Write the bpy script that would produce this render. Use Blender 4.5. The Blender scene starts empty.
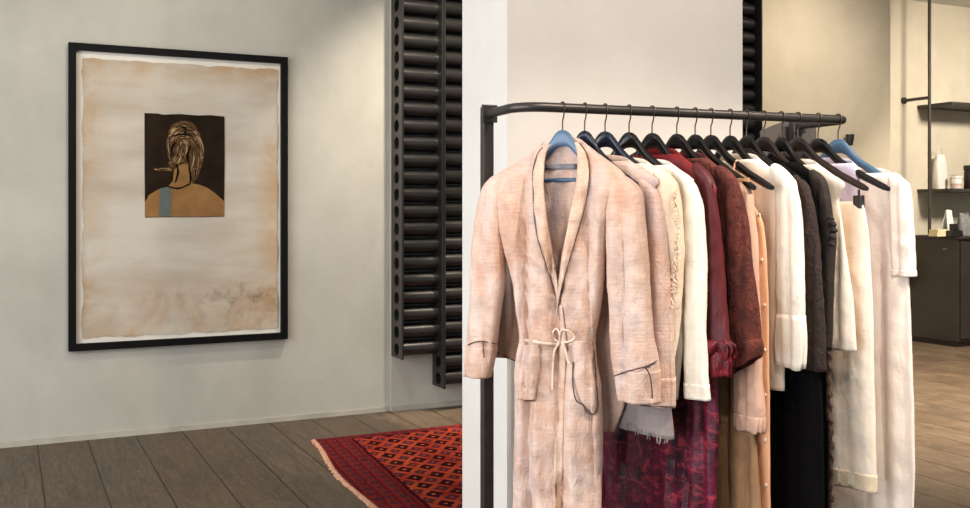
import bpy, bmesh, math, random
import numpy as np
from mathutils import Vector, noise as mnoise

random.seed(4)
rng = np.random.RandomState(7)
S = bpy.context.scene
COL = S.collection
TH = math.radians(26.02)          # angle between the view direction and the back wall's normal
CT, ST = math.cos(TH), math.sin(TH)
F, CX, HY, EYE = 983.0, 485.0, 210.0, 1.3

# ------------------------------------------------------------------ measuring
def ray(px, py):
    r, u = (px-CX)/F, (HY-py)/F
    return Vector((r*CT+ST, -r*ST+CT, u))
CAM = Vector((0, 0, EYE))
def on_y(px, py, y):
    d = ray(px, py); return CAM + d*(y/d.y)
def on_x(px, py, x):
    d = ray(px, py); return CAM + d*(x/d.x)
def on_z(px, py, z):
    d = ray(px, py); return CAM + d*((z-EYE)/d.z)

# ------------------------------------------------------------------ materials
def lin(c):
    return tuple(((v/255)/12.92 if v/255 <= .04045 else ((v/255+.055)/1.055)**2.4) for v in c)
def new_mat(name):
    m = bpy.data.materials.new(name); m.use_nodes = True
    nt = m.node_tree
    return m, nt, nt.nodes['Principled BSDF']
class NG:
    def __init__(s, nt): s.nt = nt
    def n(s, t, **kw):
        nd = s.nt.nodes.new(t)
        for k, v in kw.items(): setattr(nd, k, v)
        return nd
    def link(s, a, b): s.nt.links.new(a, b)
    def put(s, sock, v):
        if hasattr(v, 'links') or hasattr(v, 'is_linked'): s.link(v, sock)
        else: sock.default_value = v
    def math(s, op, a, b=0.0, c=0.0):
        nd = s.n('ShaderNodeMath', operation=op)
        for i, v in enumerate((a, b, c)): s.put(nd.inputs[i], v)
        return nd.outputs[0]
    def noise(s, vec, scale, detail=4, rough=.55, dist=0):
        nd = s.n('ShaderNodeTexNoise')
        s.link(vec, nd.inputs['Vector'])
        nd.inputs['Scale'].default_value = scale; nd.inputs['Detail'].default_value = detail
        nd.inputs['Roughness'].default_value = rough; nd.inputs['Distortion'].default_value = dist
        return nd.outputs[0]
    def scale(s, vec, sc):
        nd = s.n('ShaderNodeMapping'); s.link(vec, nd.inputs[0]); nd.inputs['Scale'].default_value = sc
        return nd.outputs[0]
    def mix(s, f, a, b):
        nd = s.n('ShaderNodeMix', data_type='RGBA')
        s.put(nd.inputs[0], f)
        for i, v in ((6, a), (7, b)):
            if isinstance(v, tuple): v = v if len(v) == 4 else (*v, 1)
            s.put(nd.inputs[i], v)
        return nd.outputs[2]
    def ramp(s, f, lo, hi, a=0., b=1.):
        nd = s.n('ShaderNodeMapRange'); nd.clamp = True
        s.put(nd.inputs[0], f)
        for i, v in enumerate((lo, hi, a, b)): nd.inputs[i+1].default_value = v
        return nd.outputs[0]
    def coord(s, k='Object'): return s.n('ShaderNodeTexCoord').outputs[k]
    def sep(s, v):
        nd = s.n('ShaderNodeSeparateXYZ'); s.link(v, nd.inputs[0]); return nd.outputs
    def bump(s, h, strength, dist, bs):
        nd = s.n('ShaderNodeBump'); s.link(h, nd.inputs['Height'])
        nd.inputs['Strength'].default_value = strength; nd.inputs['Distance'].default_value = dist
        s.link(nd.outputs[0], bs.inputs['Normal'])

def simple(name, c, rough=.5, metal=0, var=.12, vs=6, bump=None, spec=.5, c2=None):
    m, nt, b = new_mat(name); g = NG(nt); oc = g.coord()
    c = lin(c); d = lin(c2) if c2 else tuple(v*(1-var*2) for v in c)
    g.link(g.mix(g.ramp(g.noise(oc, vs), .3, .7), d, c), b.inputs['Base Color'])
    b.inputs['Roughness'].default_value = rough; b.inputs['Metallic'].default_value = metal
    b.inputs['Specular IOR Level'].default_value = spec
    if bump: g.bump(g.noise(oc, bump[0]), bump[1], bump[2], b)
    return m

def cloth(name, c, c2=None, rough=.75, sheen=.25, crinkle=.35, weave=.25, stretch=.25, vs=14, crk=38, trans=0, lo=.35, hi=.65, c3=None, slub=.04):
    """woven cloth: streaky tone along the drape, crinkles and a fine weave"""
    m, nt, b = new_mat(name); g = NG(nt); oc = g.coord()
    c = lin(c); c2 = lin(c2) if c2 else tuple(v*.82 for v in c)
    st = g.scale(oc, (1, 1, stretch))
    nz = g.noise(st, vs, 5, .6, .6)
    col = g.mix(g.ramp(nz, lo, hi), c2, c)
    if c3: col = g.mix(g.ramp(g.noise(g.scale(oc, (1, 1, .5)), 7, 4, .6, .8), .5, .66, 0, .8), col, lin(c3))
    sl_ = g.noise(g.scale(oc, (14, 14, 150)), 1.6, 3, .6)
    col = g.mix(g.ramp(sl_, .5, .72, 0, slub*2), col, tuple(min(1, q*1.25) for q in c))
    col = g.mix(g.ramp(sl_, .5, .28, 0, slub*2), col, tuple(q*.7 for q in c2))
    g.link(col, b.inputs['Base Color'])
    b.inputs['Roughness'].default_value = rough
    b.inputs['Specular IOR Level'].default_value = .3
    b.inputs['Sheen Weight'].default_value = sheen; b.inputs['Sheen Roughness'].default_value = .4
    h = g.math('ADD', g.math('MULTIPLY', g.noise(g.scale(oc, (1, 1, .45)), crk, 4, .55, 1.0), crinkle),
               g.math('MULTIPLY', g.noise(g.scale(oc, (1, 1, .6)), 260, 2), weave*.25))
    h = g.math('ADD', h, g.math('MULTIPLY', sl_, slub))
    g.bump(h, .8, .012, b)
    if trans: b.inputs['Transmission Weight'].default_value = 0; b.inputs['Alpha'].default_value = 1-trans
    return m

def plaster(name, c, c2):
    m, nt, b = new_mat(name); g = NG(nt); oc = g.coord('Object')
    n1 = g.noise(oc, 1.3, 6, .6, .8)
    n2 = g.noise(g.scale(oc, (1, 1, .6)), 6, 5, .6)
    f = g.math('ADD', g.math('MULTIPLY', n1, .65), g.math('MULTIPLY', n2, .35))
    g.link(g.mix(g.ramp(f, .36, .64), lin(c2), lin(c)), b.inputs['Base Color'])
    b.inputs['Roughness'].default_value = .85; b.inputs['Specular IOR Level'].default_value = .25
    g.bump(g.noise(oc, 22, 5), .15, .01, b)
    return m

def floor_mat():
    m, nt, b = new_mat('oak planks'); g = NG(nt); oc = g.coord('Object'); x, y, z = g.sep(oc)
    W = .258
    q = g.math('DIVIDE', g.math('SUBTRACT', x, .16), W)
    idx = g.math('FLOOR', q); fx = g.math('FRACT', q)
    wn = g.n('ShaderNodeTexWhiteNoise', noise_dimensions='1D'); g.link(idx, wn.inputs['W'])
    pl = wn.outputs['Value']
    cmb = g.n('ShaderNodeCombineXYZ'); g.link(g.math('MULTIPLY', x, 16), cmb.inputs[0])
    g.link(g.math('ADD', g.math('MULTIPLY', y, 1.5), g.math('MULTIPLY', pl, 37)), cmb.inputs[1])
    g.link(g.math('MULTIPLY', pl, 9), cmb.inputs[2])
    gr = g.noise(cmb.outputs[0], 2.2, 7, .65, 1.2)
    blotch = g.noise(oc, 2.6, 6, .7, .5)
    f = g.math('ADD', g.math('MULTIPLY', gr, .55), g.math('MULTIPLY', blotch, .45))
    base = g.mix(g.ramp(f, .34, .66), lin((52, 44, 36)), lin((112, 95, 77)))
    base = g.mix(g.ramp(pl, 0, 1, 0, .35), base, lin((80, 62, 46)))
    fine = g.noise(g.scale(oc, (30, 5, 1)), 3, 4, .7)
    base = g.mix(g.ramp(fine, .55, .75, 0, .45), base, lin((160, 146, 124)))
    edge = g.math('MINIMUM', fx, g.math('SUBTRACT', 1, fx))
    gap = g.ramp(edge, .006, .02, 1, 0)
    base = g.mix(gap, base, lin((26, 20, 16)))
    g.link(base, b.inputs['Base Color'])
    g.link(g.ramp(blotch, .3, .7, .42, .62), b.inputs['Roughness'])
    b.inputs['Specular IOR Level'].default_value = .35
    g.bump(g.math('ADD', g.math('MULTIPLY', gr, .3), g.ramp(edge, 0, .03)), .35, .006, b)
    return m

def rug_mat(LX, LY, skew):
    """oriental field: rows of small dark guls on red, darker striped border"""
    m, nt, b = new_mat('knotted rug'); g = NG(nt); oc = g.coord('Object'); x, y, z = g.sep(oc)
    x = g.math('SUBTRACT', x, g.math('MULTIPLY', y, skew))
    wob = g.math('MULTIPLY', g.math('SUBTRACT', g.noise(oc, 16), .5), .035)
    x = g.math('ADD', x, wob); y = g.math('ADD', y, wob)
    C = .118; C2 = .15
    u = g.math('DIVIDE', x, C); v = g.math('DIVIDE', y, C2)
    def gul(uo, vo):
        a = g.math('ABSOLUTE', g.math('SUBTRACT', g.math('FRACT', g.math('ADD', u, uo)), .5))
        c = g.math('ABSOLUTE', g.math('SUBTRACT', g.math('FRACT', g.math('ADD', v, vo)), .5))
        return g.math('ADD', a, c), g.math('MAXIMUM', a, c)
    d1, q1 = gul(0, 0); d2, q2 = gul(.5, .5)
    red = g.mix(g.ramp(g.noise(oc, 5, 5), .35, .65), lin((150, 46, 32)), lin((190, 80, 52)))
    dark1 = g.mix(g.noise(oc, 11), lin((24, 14, 18)), lin((58, 30, 34)))
    dark2 = g.mix(g.noise(oc, 7), lin((40, 44, 60)), lin((96, 40, 30)))
    c = g.mix(g.ramp(d1, .36, .41, 1, 0), red, dark1)
    c = g.mix(g.ramp(q1, .055, .075, 1, 0), c, lin((200, 92, 50)))
    c = g.mix(g.ramp(d2, .3, .35, .95, 0), c, dark2)
    c = g.mix(g.ramp(q2, .05, .07, .8, 0), c, lin((190, 70, 40)))
    dx = g.math('MINIMUM', x, g.math('SUBTRACT', LX, x)); dy = g.math('MINIMUM', y, g.math('SUBTRACT', LY, y))
    d = g.math('MINIMUM', dx, g.math('MULTIPLY', dy, 2.6))
    bu = g.math('FRACT', g.math('DIVIDE', x, .062)); bv = g.math('FRACT', g.math('DIVIDE', y, .085))
    bd = g.math('ADD', g.math('ABSOLUTE', g.math('SUBTRACT', bu, .5)), g.math('ABSOLUTE', g.math('SUBTRACT', bv, .5)))
    bc = g.mix(g.ramp(bd, .38, .44, 1, 0), lin((122, 42, 38)), g.mix(g.noise(oc, 14), lin((30, 30, 52)), lin((110, 50, 48))))
    stripe = g.math('FRACT', g.math('DIVIDE', d, .062))
    bc = g.mix(g.ramp(stripe, .72, .8), bc, lin((96, 30, 34)))
    c = g.mix(g.ramp(d, .2, .205, 1, 0), c, bc)
    c = g.mix(g.ramp(g.math('ABSOLUTE', g.math('SUBTRACT', d, .208)), .008, .012, 1, 0), c, lin((66, 20, 26)))
    c = g.mix(g.ramp(d, -.035, -.03, 1, 0), c, lin((120, 34, 24)))
    c = g.mix(g.ramp(g.noise(oc, 60, 5, .7), .5, .7, 0, .55), c, lin((84, 34, 30)))
    c = g.mix(g.ramp(g.noise(oc, 26, 4, .7), .56, .68, 0, .5), c, lin((40, 36, 50)))
    g.link(c, b.inputs['Base Color']); b.inputs['Roughness'].default_value = .95
    b.inputs['Specular IOR Level'].default_value = .0
    g.bump(g.noise(oc, 220), .5, .004, b)
    return m

def sheet_mat(w, h):
    """old stained paper: foxing along the edges and across the foot"""
    m, nt, b = new_mat('stained paper'); g = NG(nt); oc = g.coord('Object'); x, y, z = g.sep(oc)
    n1 = g.noise(oc, 3.2, 7, .65, .6); n2 = g.noise(oc, 13, 6, .75)
    base = g.mix(g.ramp(g.noise(g.scale(oc, (.6, 1, 2.4)), 2.2, 5), .38, .62), lin((178, 164, 146)), lin((196, 187, 172)))
    dx = g.math('SUBTRACT', w/2, g.math('ABSOLUTE', x)); dz = g.math('SUBTRACT', h/2, g.math('ABSOLUTE', z))
    e = g.math('MINIMUM', dx, dz)
    em = g.math('MULTIPLY', g.ramp(e, 0, .17, 1, 0), g.ramp(n1, .36, .62))
    c = g.mix(g.math('MULTIPLY', em, .7), base, lin((172, 134, 88)))
    foot = g.math('MULTIPLY', g.ramp(z, -h/2+.2, -h/2+.34, 1, 0), g.ramp(z, -h/2+.05, -h/2+.16, .35, 1))
    fm = g.math('MULTIPLY', foot, g.ramp(n1, .34, .6))
    c = g.mix(g.math('MULTIPLY', fm, .7), c, lin((160, 126, 90)))
    sp = g.math('MULTIPLY', g.math('MULTIPLY', foot, g.ramp(x, -.05, .25)), g.ramp(n2, .5, .66))
    c = g.mix(g.math('MULTIPLY', sp, .75), c, lin((104, 84, 70)))
    g.link(c, b.inputs['Base Color']); b.inputs['Roughness'].default_value = .8
    b.inputs['Specular IOR Level'].default_value = .2
    return m

def tiedye_mat():
    m, nt, b = new_mat('tie dyed satin'); g = NG(nt); oc = g.coord()
    n = g.noise(g.scale(oc, (1, 1, .3)), 24, 7, .7, .5)
    n2 = g.noise(g.scale(oc, (1, 1, 1.6)), 34, 6, .7, .3)
    x, y, z = g.sep(oc)
    c = g.mix(g.ramp(n, .36, .7), lin((34, 8, 20)), lin((104, 20, 50)))
    c = g.mix(g.math('MULTIPLY', g.ramp(n2, .5, .72), g.ramp(z, -.55, -.72)), c, lin((168, 48, 58)))
    c = g.mix(g.ramp(z, -.5, -.62, 1, 0), c, g.mix(g.ramp(n, .35, .6), lin((96, 22, 26)), lin((120, 32, 34))))
    g.link(c, b.inputs['Base Color']); b.inputs['Roughness'].default_value = .42
    b.inputs['Specular IOR Level'].default_value = .3
    g.bump(n2, .3, .01, b)
    return m

M = {}
M['wall'] = plaster('lime plaster', (186, 181, 169), (172, 167, 155))
M['wall2'] = plaster('warm lime plaster', (214, 204, 182), (200, 190, 168))
M['column'] = plaster('pale plaster', (214, 207, 198), (205, 197, 187))
M['ceiling'] = plaster('ceiling paint', (228, 226, 220), (220, 218, 212))
M['base'] = simple('skirting paint', (186, 178, 162), .6)
M['floor'] = floor_mat()
M['steel'] = simple('blackened steel', (52, 48, 45), .42, .3, .1, 30)
M['rail'] = simple('gunmetal rail', (66, 61, 57), .36, .55, .1, 30)
M['rad'] = simple('black radiator enamel', (44, 42, 40), .3, .35, .1, 12)
M['hook'] = simple('dark hook wire', (92, 80, 68), .3, .9, .1, 30)
M['hblack'] = simple('black lacquered wood', (22, 17, 15), .2, 0, .2, 20)
M['hnavy'] = simple('navy lacquered wood', (26, 32, 48), .22, 0, .2, 20)  # dark blue base colour for the hangers behind the robe
M['hblue'] = simple('steel blue lacquered wood', (70, 98, 124), .35, 0, .08, 20)  # even blue base colour for the hangers at both rail ends
M['hbrown'] = simple('dark brown lacquered wood', (40, 28, 22), .22, 0, .2, 20)
M['frame'] = simple('black picture frame', (16, 14, 13), .6, spec=.12)
M['mat'] = simple('mount board', (222, 214, 200), .8, 0, .04)
M['print'] = simple('dark printing ink', (44, 32, 20), .8, 0, .2, 9, spec=.08, c2=(26, 18, 12))
M['skin'] = simple('ochre wash', (150, 110, 66), .8, 0, .1, 12, spec=.1, c2=(128, 92, 54))
M['strap'] = simple('grey blue wash', (100, 108, 100), .8, 0, .1, 12, spec=.1)
M['hair'] = simple('umber wash', (104, 74, 46), .8, 0, .1, 60, spec=.1, c2=(44, 30, 18))
M['strand'] = simple('pale brown line', (172, 136, 92), .7, 0, .1, 30)
M['ink'] = simple('dark line', (26, 18, 14), .8, spec=.1)
M['blush'] = cloth('blush crinkled satin', (210, 183, 168), (196, 154, 130), .55, .12, .6, .5, .6, 11, c3=(182, 160, 156), slub=.11)
M['blushlining'] = cloth('blush satin collar', (212, 183, 162), (196, 152, 122), .45, .12, .5, .3, .8, 12, c3=(196, 168, 156), slub=.11)
M['piping'] = simple('dark brown piping', (70, 44, 40), .6)
M['ribbon'] = cloth('pale ribbon', (228, 198, 178), (220, 186, 164), .5)
M['tag'] = simple('grey woven tag', (128, 126, 130), .8)
M['cream'] = cloth('cream gauze', (234, 216, 192), (220, 192, 162), .8, .05, .5, .3, .5, 12)
M['lilacgrey'] = cloth('grey raw edged gauze', (150, 136, 130), (132, 118, 114), .85)  # the hem's shade is painted into this grey
M['white'] = cloth('white crepe', (238, 230, 214), (226, 212, 192), .75, .05, .35, .2)
M['ivory'] = cloth('ivory satin', (242, 228, 210), (230, 206, 180), .5, .05, .25, .15)
M['tiedye'] = tiedye_mat()
M['burgundy'] = cloth('burgundy satin', (92, 28, 30), (70, 20, 24), .5, .05, .25, .1)
M['frill'] = cloth('frilled burgundy satin', (128, 24, 36), (66, 12, 22), .4, .05, .8, .2, 1, 40)
M['rust'] = cloth('rust crinkle cotton', (106, 48, 36), (70, 30, 24), .85, .03, 1.2, .3, .9, 30, 70, slub=.11)
M['dusty'] = cloth('dusty pink crepe', (206, 166, 144), (182, 138, 114), .6, .1, .35)
M['tan'] = cloth('tan crepe', (160, 122, 86), (130, 94, 62), .6, .05, .3)  # the dusty pink again, with shade painted into the body's colour
M['peach'] = cloth('peach linen', (228, 176, 138), (210, 150, 108), .7, .1, .3, .4)
M['brown'] = cloth('dark brown crochet', (58, 42, 34), (36, 26, 22), .85, .05, .9, .8, 1, 60, 90)
M['choc'] = cloth('black brown gauze', (46, 34, 28), (30, 22, 19), .8, .05, .5, .5)
M['black'] = cloth('black crepe', (12, 10, 10), (8, 7, 7), .95, 0, .25)
M['black'].node_tree.nodes['Principled BSDF'].inputs['Specular IOR Level'].default_value = .08
M['lace'] = cloth('brown lace', (108, 80, 66), (52, 36, 32), .8, .1, .9, .8, 1, 70)
M['lavender'] = cloth('lavender satin', (206, 194, 208), (186, 172, 194), .45)
M['hem'] = cloth('sheer cream hem', (226, 204, 172), None, .6)
M['blushwhite'] = cloth('blush white silk', (246, 234, 222), (240, 222, 206), .6, .05, .22, .12)
M['charcoal'] = cloth('charcoal felt', (74, 68, 64), (60, 55, 52), .95, .1, .3)
M['fringe'] = simple('rug fringe wool', (214, 172, 140), .95, 0, .2, 30, c2=(196, 128, 98))
M['cab'] = simple('dark stained cabinet', (50, 44, 41), .4, 0, .15, 4)
M['shelf'] = simple('dark steel shelf', (70, 63, 56), .5, .2)
M['paperwhite'] = simple('white paper', (236, 232, 224), .7, 0, .03)
M['candle'] = simple('white glazed tin', (232, 224, 214), .35, 0, .04)
M['candlelabel'] = simple('pale pink printed band', (214, 178, 160), .6)
M['darkpot'] = simple('dark brown glass', (50, 36, 30), .3)
M['pouch'] = simple('grey pouch cloth', (146, 146, 144), .7, 0, .2, 20, (60, .4, .01))
M['book'] = simple('pale yellow card', (222, 206, 166), .7)
M['tape'] = simple('black plastic', (28, 26, 25), .4)
M['bag'] = simple('translucent white bag', (232, 226, 216), .5, 0, .08, 12, (20, .4, .02))
M['plate'] = simple('brushed steel', (140, 132, 120), .35, .8)
M['button'] = simple('pale button', (240, 226, 204), .4)
M['lamp'] = simple('black spot housing', (30, 29, 28), .4)

# ------------------------------------------------------------------ objects
def mesh_obj(name, verts, faces, m, parent=None, smooth=True, loc=None):
    me = bpy.data.meshes.new(name)
    me.from_pydata([tuple(v) for v in verts], [], [tuple(f) for f in faces])
    me.validate(); me.update()
    bm = bmesh.new(); bm.from_mesh(me); bmesh.ops.recalc_face_normals(bm, faces=bm.faces[:]); bm.to_mesh(me); bm.free()
    me.materials.append(M[m] if isinstance(m, str) else m)
    if smooth:
        me.polygons.foreach_set('use_smooth', [True]*len(me.polygons))
        me.set_sharp_from_angle(angle=math.radians(50))
    o = bpy.data.objects.new(name, me); COL.objects.link(o)
    if parent: o.parent = parent
    if loc is not None: o.location = loc
    return o
def empty(name, loc, label, cat, group=None, rotz=0):
    o = bpy.data.objects.new(name, None); COL.objects.link(o)
    o.location = loc; o.rotation_euler = (0, 0, rotz); o.empty_display_size = .05
    return tag(o, label, cat, group)
def tag(o, label=None, cat=None, group=None, kind=None):
    for k, v in (('label', label), ('category', cat), ('group', group), ('kind', kind)):
        if v: o[k] = v
    return o

class B:
    """collects shapes for one mesh"""
    def __init__(s): s.v = []; s.f = []
    def add(s, v, f):
        o = len(s.v); s.v += [tuple(p) for p in v]; s.f += [tuple(i+o for i in q) for q in f]; return s
    def box(s, lo, hi, bev=0):
        bm = bmesh.new(); bmesh.ops.create_cube(bm, size=1)
        for v in bm.verts:
            v.co = [lo[i]+(v.co[i]+.5)*(hi[i]-lo[i]) for i in range(3)]
        if bev: bmesh.ops.bevel(bm, geom=bm.edges[:], offset=bev, segments=2, affect='EDGES', profile=.5)
        bm.verts.index_update()
        s.add([v.co[:] for v in bm.verts], [[v.index for v in f.verts] for f in bm.faces]); bm.free(); return s
    def tube(s, pts, r, n=10, cap=True):
        pts = [Vector(p) for p in pts]; k = len(pts)
        rs = r if isinstance(r, (list, tuple)) else [r]*k
        up = None; rings = []
        for i, p in enumerate(pts):
            t = (pts[min(i+1, k-1)]-pts[max(i-1, 0)]).normalized()
            if up is None:
                up = Vector((0, 0, 1)) if abs(t.z) < .9 else Vector((1, 0, 0))
            a = t.cross(up)
            if a.length < 1e-5: a = t.orthogonal()
            a.normalize(); bb = a.cross(t).normalized(); up = bb
            rings.append([p+a*(math.cos(q*2*math.pi/n)*rs[i])+bb*(math.sin(q*2*math.pi/n)*rs[i]) for q in range(n)])
        v = [q for rg in rings for q in rg]; f = []
        for i in range(k-1):
            for j in range(n):
                f.append((i*n+j, i*n+(j+1) % n, (i+1)*n+(j+1) % n, (i+1)*n+j))
        if cap: f.append(tuple(range(n))[::-1]); f.append(tuple((k-1)*n+j for j in range(n)))
        return s.add(v, f)
    def lathe(s, prof, n=28, c=(0, 0, 0)):
        v = []; f = []
        for r, z in prof:
            for j in range(n):
                a = j*2*math.pi/n; v.append((c[0]+r*math.cos(a), c[1]+r*math.sin(a), c[2]+z))
        for i in range(len(prof)-1):
            for j in range(n): f.append((i*n+j, i*n+(j+1) % n, (i+1)*n+(j+1) % n, (i+1)*n+j))
        f.append(tuple(range(n))); f.append(tuple((len(prof)-1)*n+j for j in range(n)))
        return s.add(v, f)
    def out(s, name, m, parent=None, smooth=True, loc=None): return mesh_obj(name, s.v, s.f, m, parent, smooth, loc)

def grid_faces(nr, nc, wrap=False):
    f = []
    for i in range(nr-1):
        for j in range(nc if wrap else nc-1):
            f.append((i*nc+j, i*nc+(j+1) % nc, (i+1)*nc+(j+1) % nc, (i+1)*nc+j))
    return f

def smooth_path(p, n=8):
    p = [Vector(q) for q in p]; o = []
    for i in range(len(p)-1):
        a, b, c, d = p[max(i-1, 0)], p[i], p[i+1], p[min(i+2, len(p)-1)]
        for k in range(n):
            t = k/n
            o.append(.5*((2*b)+(c-a)*t+(2*a-5*b+4*c-d)*t*t+(3*b-a-3*c+d)*t**3))
    o.append(p[-1]); return o

# ------------------------------------------------------------------ the setting
CH = 3.4
YW = 5.988                                                   # the back wall
def struct(name, m, lo, hi, **k):
    o = B().box(lo, hi).out(name, m, smooth=False); o['kind'] = 'structure'; return o
struct('floor', 'floor', (-3, -3, -.1), (12, 7.1, 0))
struct('ceiling', 'ceiling', (-3, -1.2, CH), (12, 7.1, CH+.02))
xj = on_y(390, 400, YW).x
xe = on_y(888, 120, YW).x
struct('wall_back', 'wall', (-3, YW, 0), (xj, 7.1, CH))
struct('wall_radiator', 'wall', (xj, YW-.025, 0), (3.6, 7.1, CH))
struct('wall_warm', 'wall2', (3.6, YW-.025, 0), (xe, 7.1, CH))
struct('wall_recess', 'wall2', (xe, 6.97, 0), (12, 7.1, CH))
struct('wall_right', 'wall2', (11.9, -3, 0), (12, 6.97, CH))
struct('baseboard_back', 'base', (-3, YW-.012, 0), (xj, YW, .03))
struct('baseboard_radiator', 'base', (xj, YW-.037, 0), (xe, YW-.025, .03))
struct('baseboard_recess', 'base', (xe, 6.955, 0), (11.9, 6.97, .03))
cl = on_y(507, 200, 2.70); cr = on_y(742.5, 60, 2.70)
struct('wall_column', 'column', (cl.x, 2.70, 0), (cr.x, 3.03, CH))
# left wall with its tall shop window (outside the frame, it lets the daylight in)
for i, (y0, y1, z0, z1) in enumerate(((-3, -1.2, 0, CH), (4.6, YW, 0, CH), (-1.2, 4.6, 0, .25), (-1.2, 4.6, 3.1, CH))):
    struct('wall_left' if i == 0 else 'wall_left.%03d' % i, 'wall', (-3.0, y0, z0), (-2.9, y1, z1))
wf = B()
for y in (-1.17, .75, 2.65, 4.57): wf.box((-2.97, y-.03, .25), (-2.91, y+.03, 3.1))
for z in (.28, 3.07): wf.box((-2.97, -1.2, z-.03), (-2.91, 4.6, z+.03))
o = wf.out('window_1', 'steel', smooth=False); o['kind'] = 'structure'

# ------------------------------------------------------------------ framed picture
YF = YW-.045
pc = [on_y(68, 42, YF), on_y(288, 57, YF), on_y(288, 339, YF), on_y(69, 352, YF)]
x0 = (pc[0].x+pc[3].x)/2; x1 = (pc[1].x+pc[2].x)/2; z1 = (pc[0].z+pc[1].z)/2; z0 = (pc[2].z+pc[3].z)/2
xm, zm = (x0+x1)/2, (z0+z1)/2
W, H = x1-x0, z1-z0
pic = empty('framed_print', (xm, YW, zm), 'large black framed print of a head seen from behind, on the back wall', 'picture')
fw = .04
fr = B()
def pc_loc(px, py, d): p = on_y(px, py, YW-d); return Vector((p.x-xm, -d, p.z-zm))
fr.box((-W/2, -.045, -H/2), (-W/2+fw, -.004, H/2), .002).box((W/2-fw, -.045, -H/2), (W/2, -.004, H/2), .002)
fr.box((-W/2+fw, -.045, -H/2), (W/2-fw, -.004, -H/2+fw), .002).box((-W/2+fw, -.045, H/2-fw), (W/2-fw, -.004, H/2), .002)
fr.out('frame', 'frame', pic, False)
B().box((-W/2+fw, -.014, -H/2+fw), (W/2-fw, -.006, H/2-fw)).out('mount', 'mat', pic, False)
# deckle-edged sheet
c4 = [pc_loc(83, 60, .02), pc_loc(278.5, 68, .02), pc_loc(277, 325, .02), pc_loc(82, 342, .02)]
sx0 = (c4[0].x+c4[3].x)/2; sx1 = (c4[1].x+c4[2].x)/2; sz1 = (c4[0].z+c4[1].z)/2; sz0 = (c4[2].z+c4[3].z)/2
sc = Vector(((sx0+sx1)/2, -.018, (sz0+sz1)/2)); sw, sh = sx1-sx0, sz1-sz0
ed = []
NP = 40
for side in range(4):
    for k in range(NP):
        t = k/NP-.5; j = random.uniform(-.004, .004)+.004*math.sin(k*.7+side)
        ed.append({0: (t*sw, sh/2+j), 1: (sw/2+j, -t*sh), 2: (-t*sw, -sh/2+j), 3: (-sw/2+j, t*sh)}[side])
v = [(x, 0, z) for x, z in ed]+[(x, .003, z) for x, z in ed]
n = len(ed)
mesh_obj('sheet', v, [tuple(range(n))]+[tuple(range(2*n-1, n-1, -1))]+[(i, (i+1) % n, n+(i+1) % n, n+i) for i in range(n)], sheet_mat(sw, sh), pic, False, sc)
def flat(name, pts, d, m, th=.001, sm=0):
    """a printed shape, from the corners of its outline, as a thin layer"""
    q = [pc_loc(px, py, .022+d) for px, py in pts]
    if sm: q = smooth_path(q+[q[0]], sm)[:-1]
    n = len(q); vv = [tuple(p) for p in q]+[(p.x, p.y+th, p.z) for p in q]
    return mesh_obj(name, vv, [tuple(range(n)), tuple(range(2*n-1, n-1, -1))]+[(i, (i+1) % n, n+(i+1) % n, n+i) for i in range(n)], m, pic, False)
flat('printed_ground', [(144.5, 113), (158, 113.5), (163, 114.6), (180, 114), (198, 115.5), (210, 115.2), (224.5, 116.5), (224.7, 160), (224, 216.5), (200, 217), (170, 217), (145, 217.5), (144.6, 170)], 0, 'print')
flat('printed_shoulders', [(145, 202.5), (149, 195), (158, 189.5), (168, 186.5), (173, 181), (174, 170), (181, 163), (190, 165), (191.5, 176), (192.5, 183.5), (199, 184.6), (208, 188), (216, 194), (224, 201), (224, 216), (200, 216.6), (170, 216.6), (145, 217)], .0015, 'skin')
flat('printed_strap', [(159.5, 188.8), (170, 186), (171.5, 200), (170.5, 216.4), (158.5, 216.4), (159.8, 200)], .003, 'strap')
flat('printed_hair', [(168, 133), (171, 126), (178, 121.8), (186, 121), (194, 124), (199, 132), (203, 143), (204.5, 153), (202, 166), (198, 176), (194, 182.5), (191.5, 179), (190, 168), (186, 164), (180, 165), (172, 170.5), (163, 171), (154, 169.5), (160, 168), (169, 166), (168.5, 156), (169, 144)], .003, 'hair', sm=3)
def strands(name, paths, m, w):
    b = B()
    for p in [[(x+random.uniform(-1.1, 1.1), y+random.uniform(-.9, .9)) for x, y in p_] for p_ in paths for _ in range(3)]:
        q = smooth_path([pc_loc(x, y, .0268) for x, y in p], 5)
        for a in range(len(q)):
            pass
        L, R = [], []
        for i, c in enumerate(q):
            t = (q[min(i+1, len(q)-1)]-q[max(i-1, 0)]).normalized(); nn = Vector((-t.z, 0, t.x))
            k = w*(.35+.65*math.sin(math.pi*(i+.5)/len(q)))
            L.append(c+nn*k); R.append(c-nn*k)
        vv = []
        for a, c in zip(L, R): vv += [a, c, c+Vector((0, .0008, 0)), a+Vector((0, .0008, 0))]
        ff = [(i*4+j, i*4+(j+1) % 4, i*4+4+(j+1) % 4, i*4+4+j) for i in range(len(q)-1) for j in range(4)]
        b.add(vv, ff)
    return b.out(name, m, pic, False)
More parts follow.
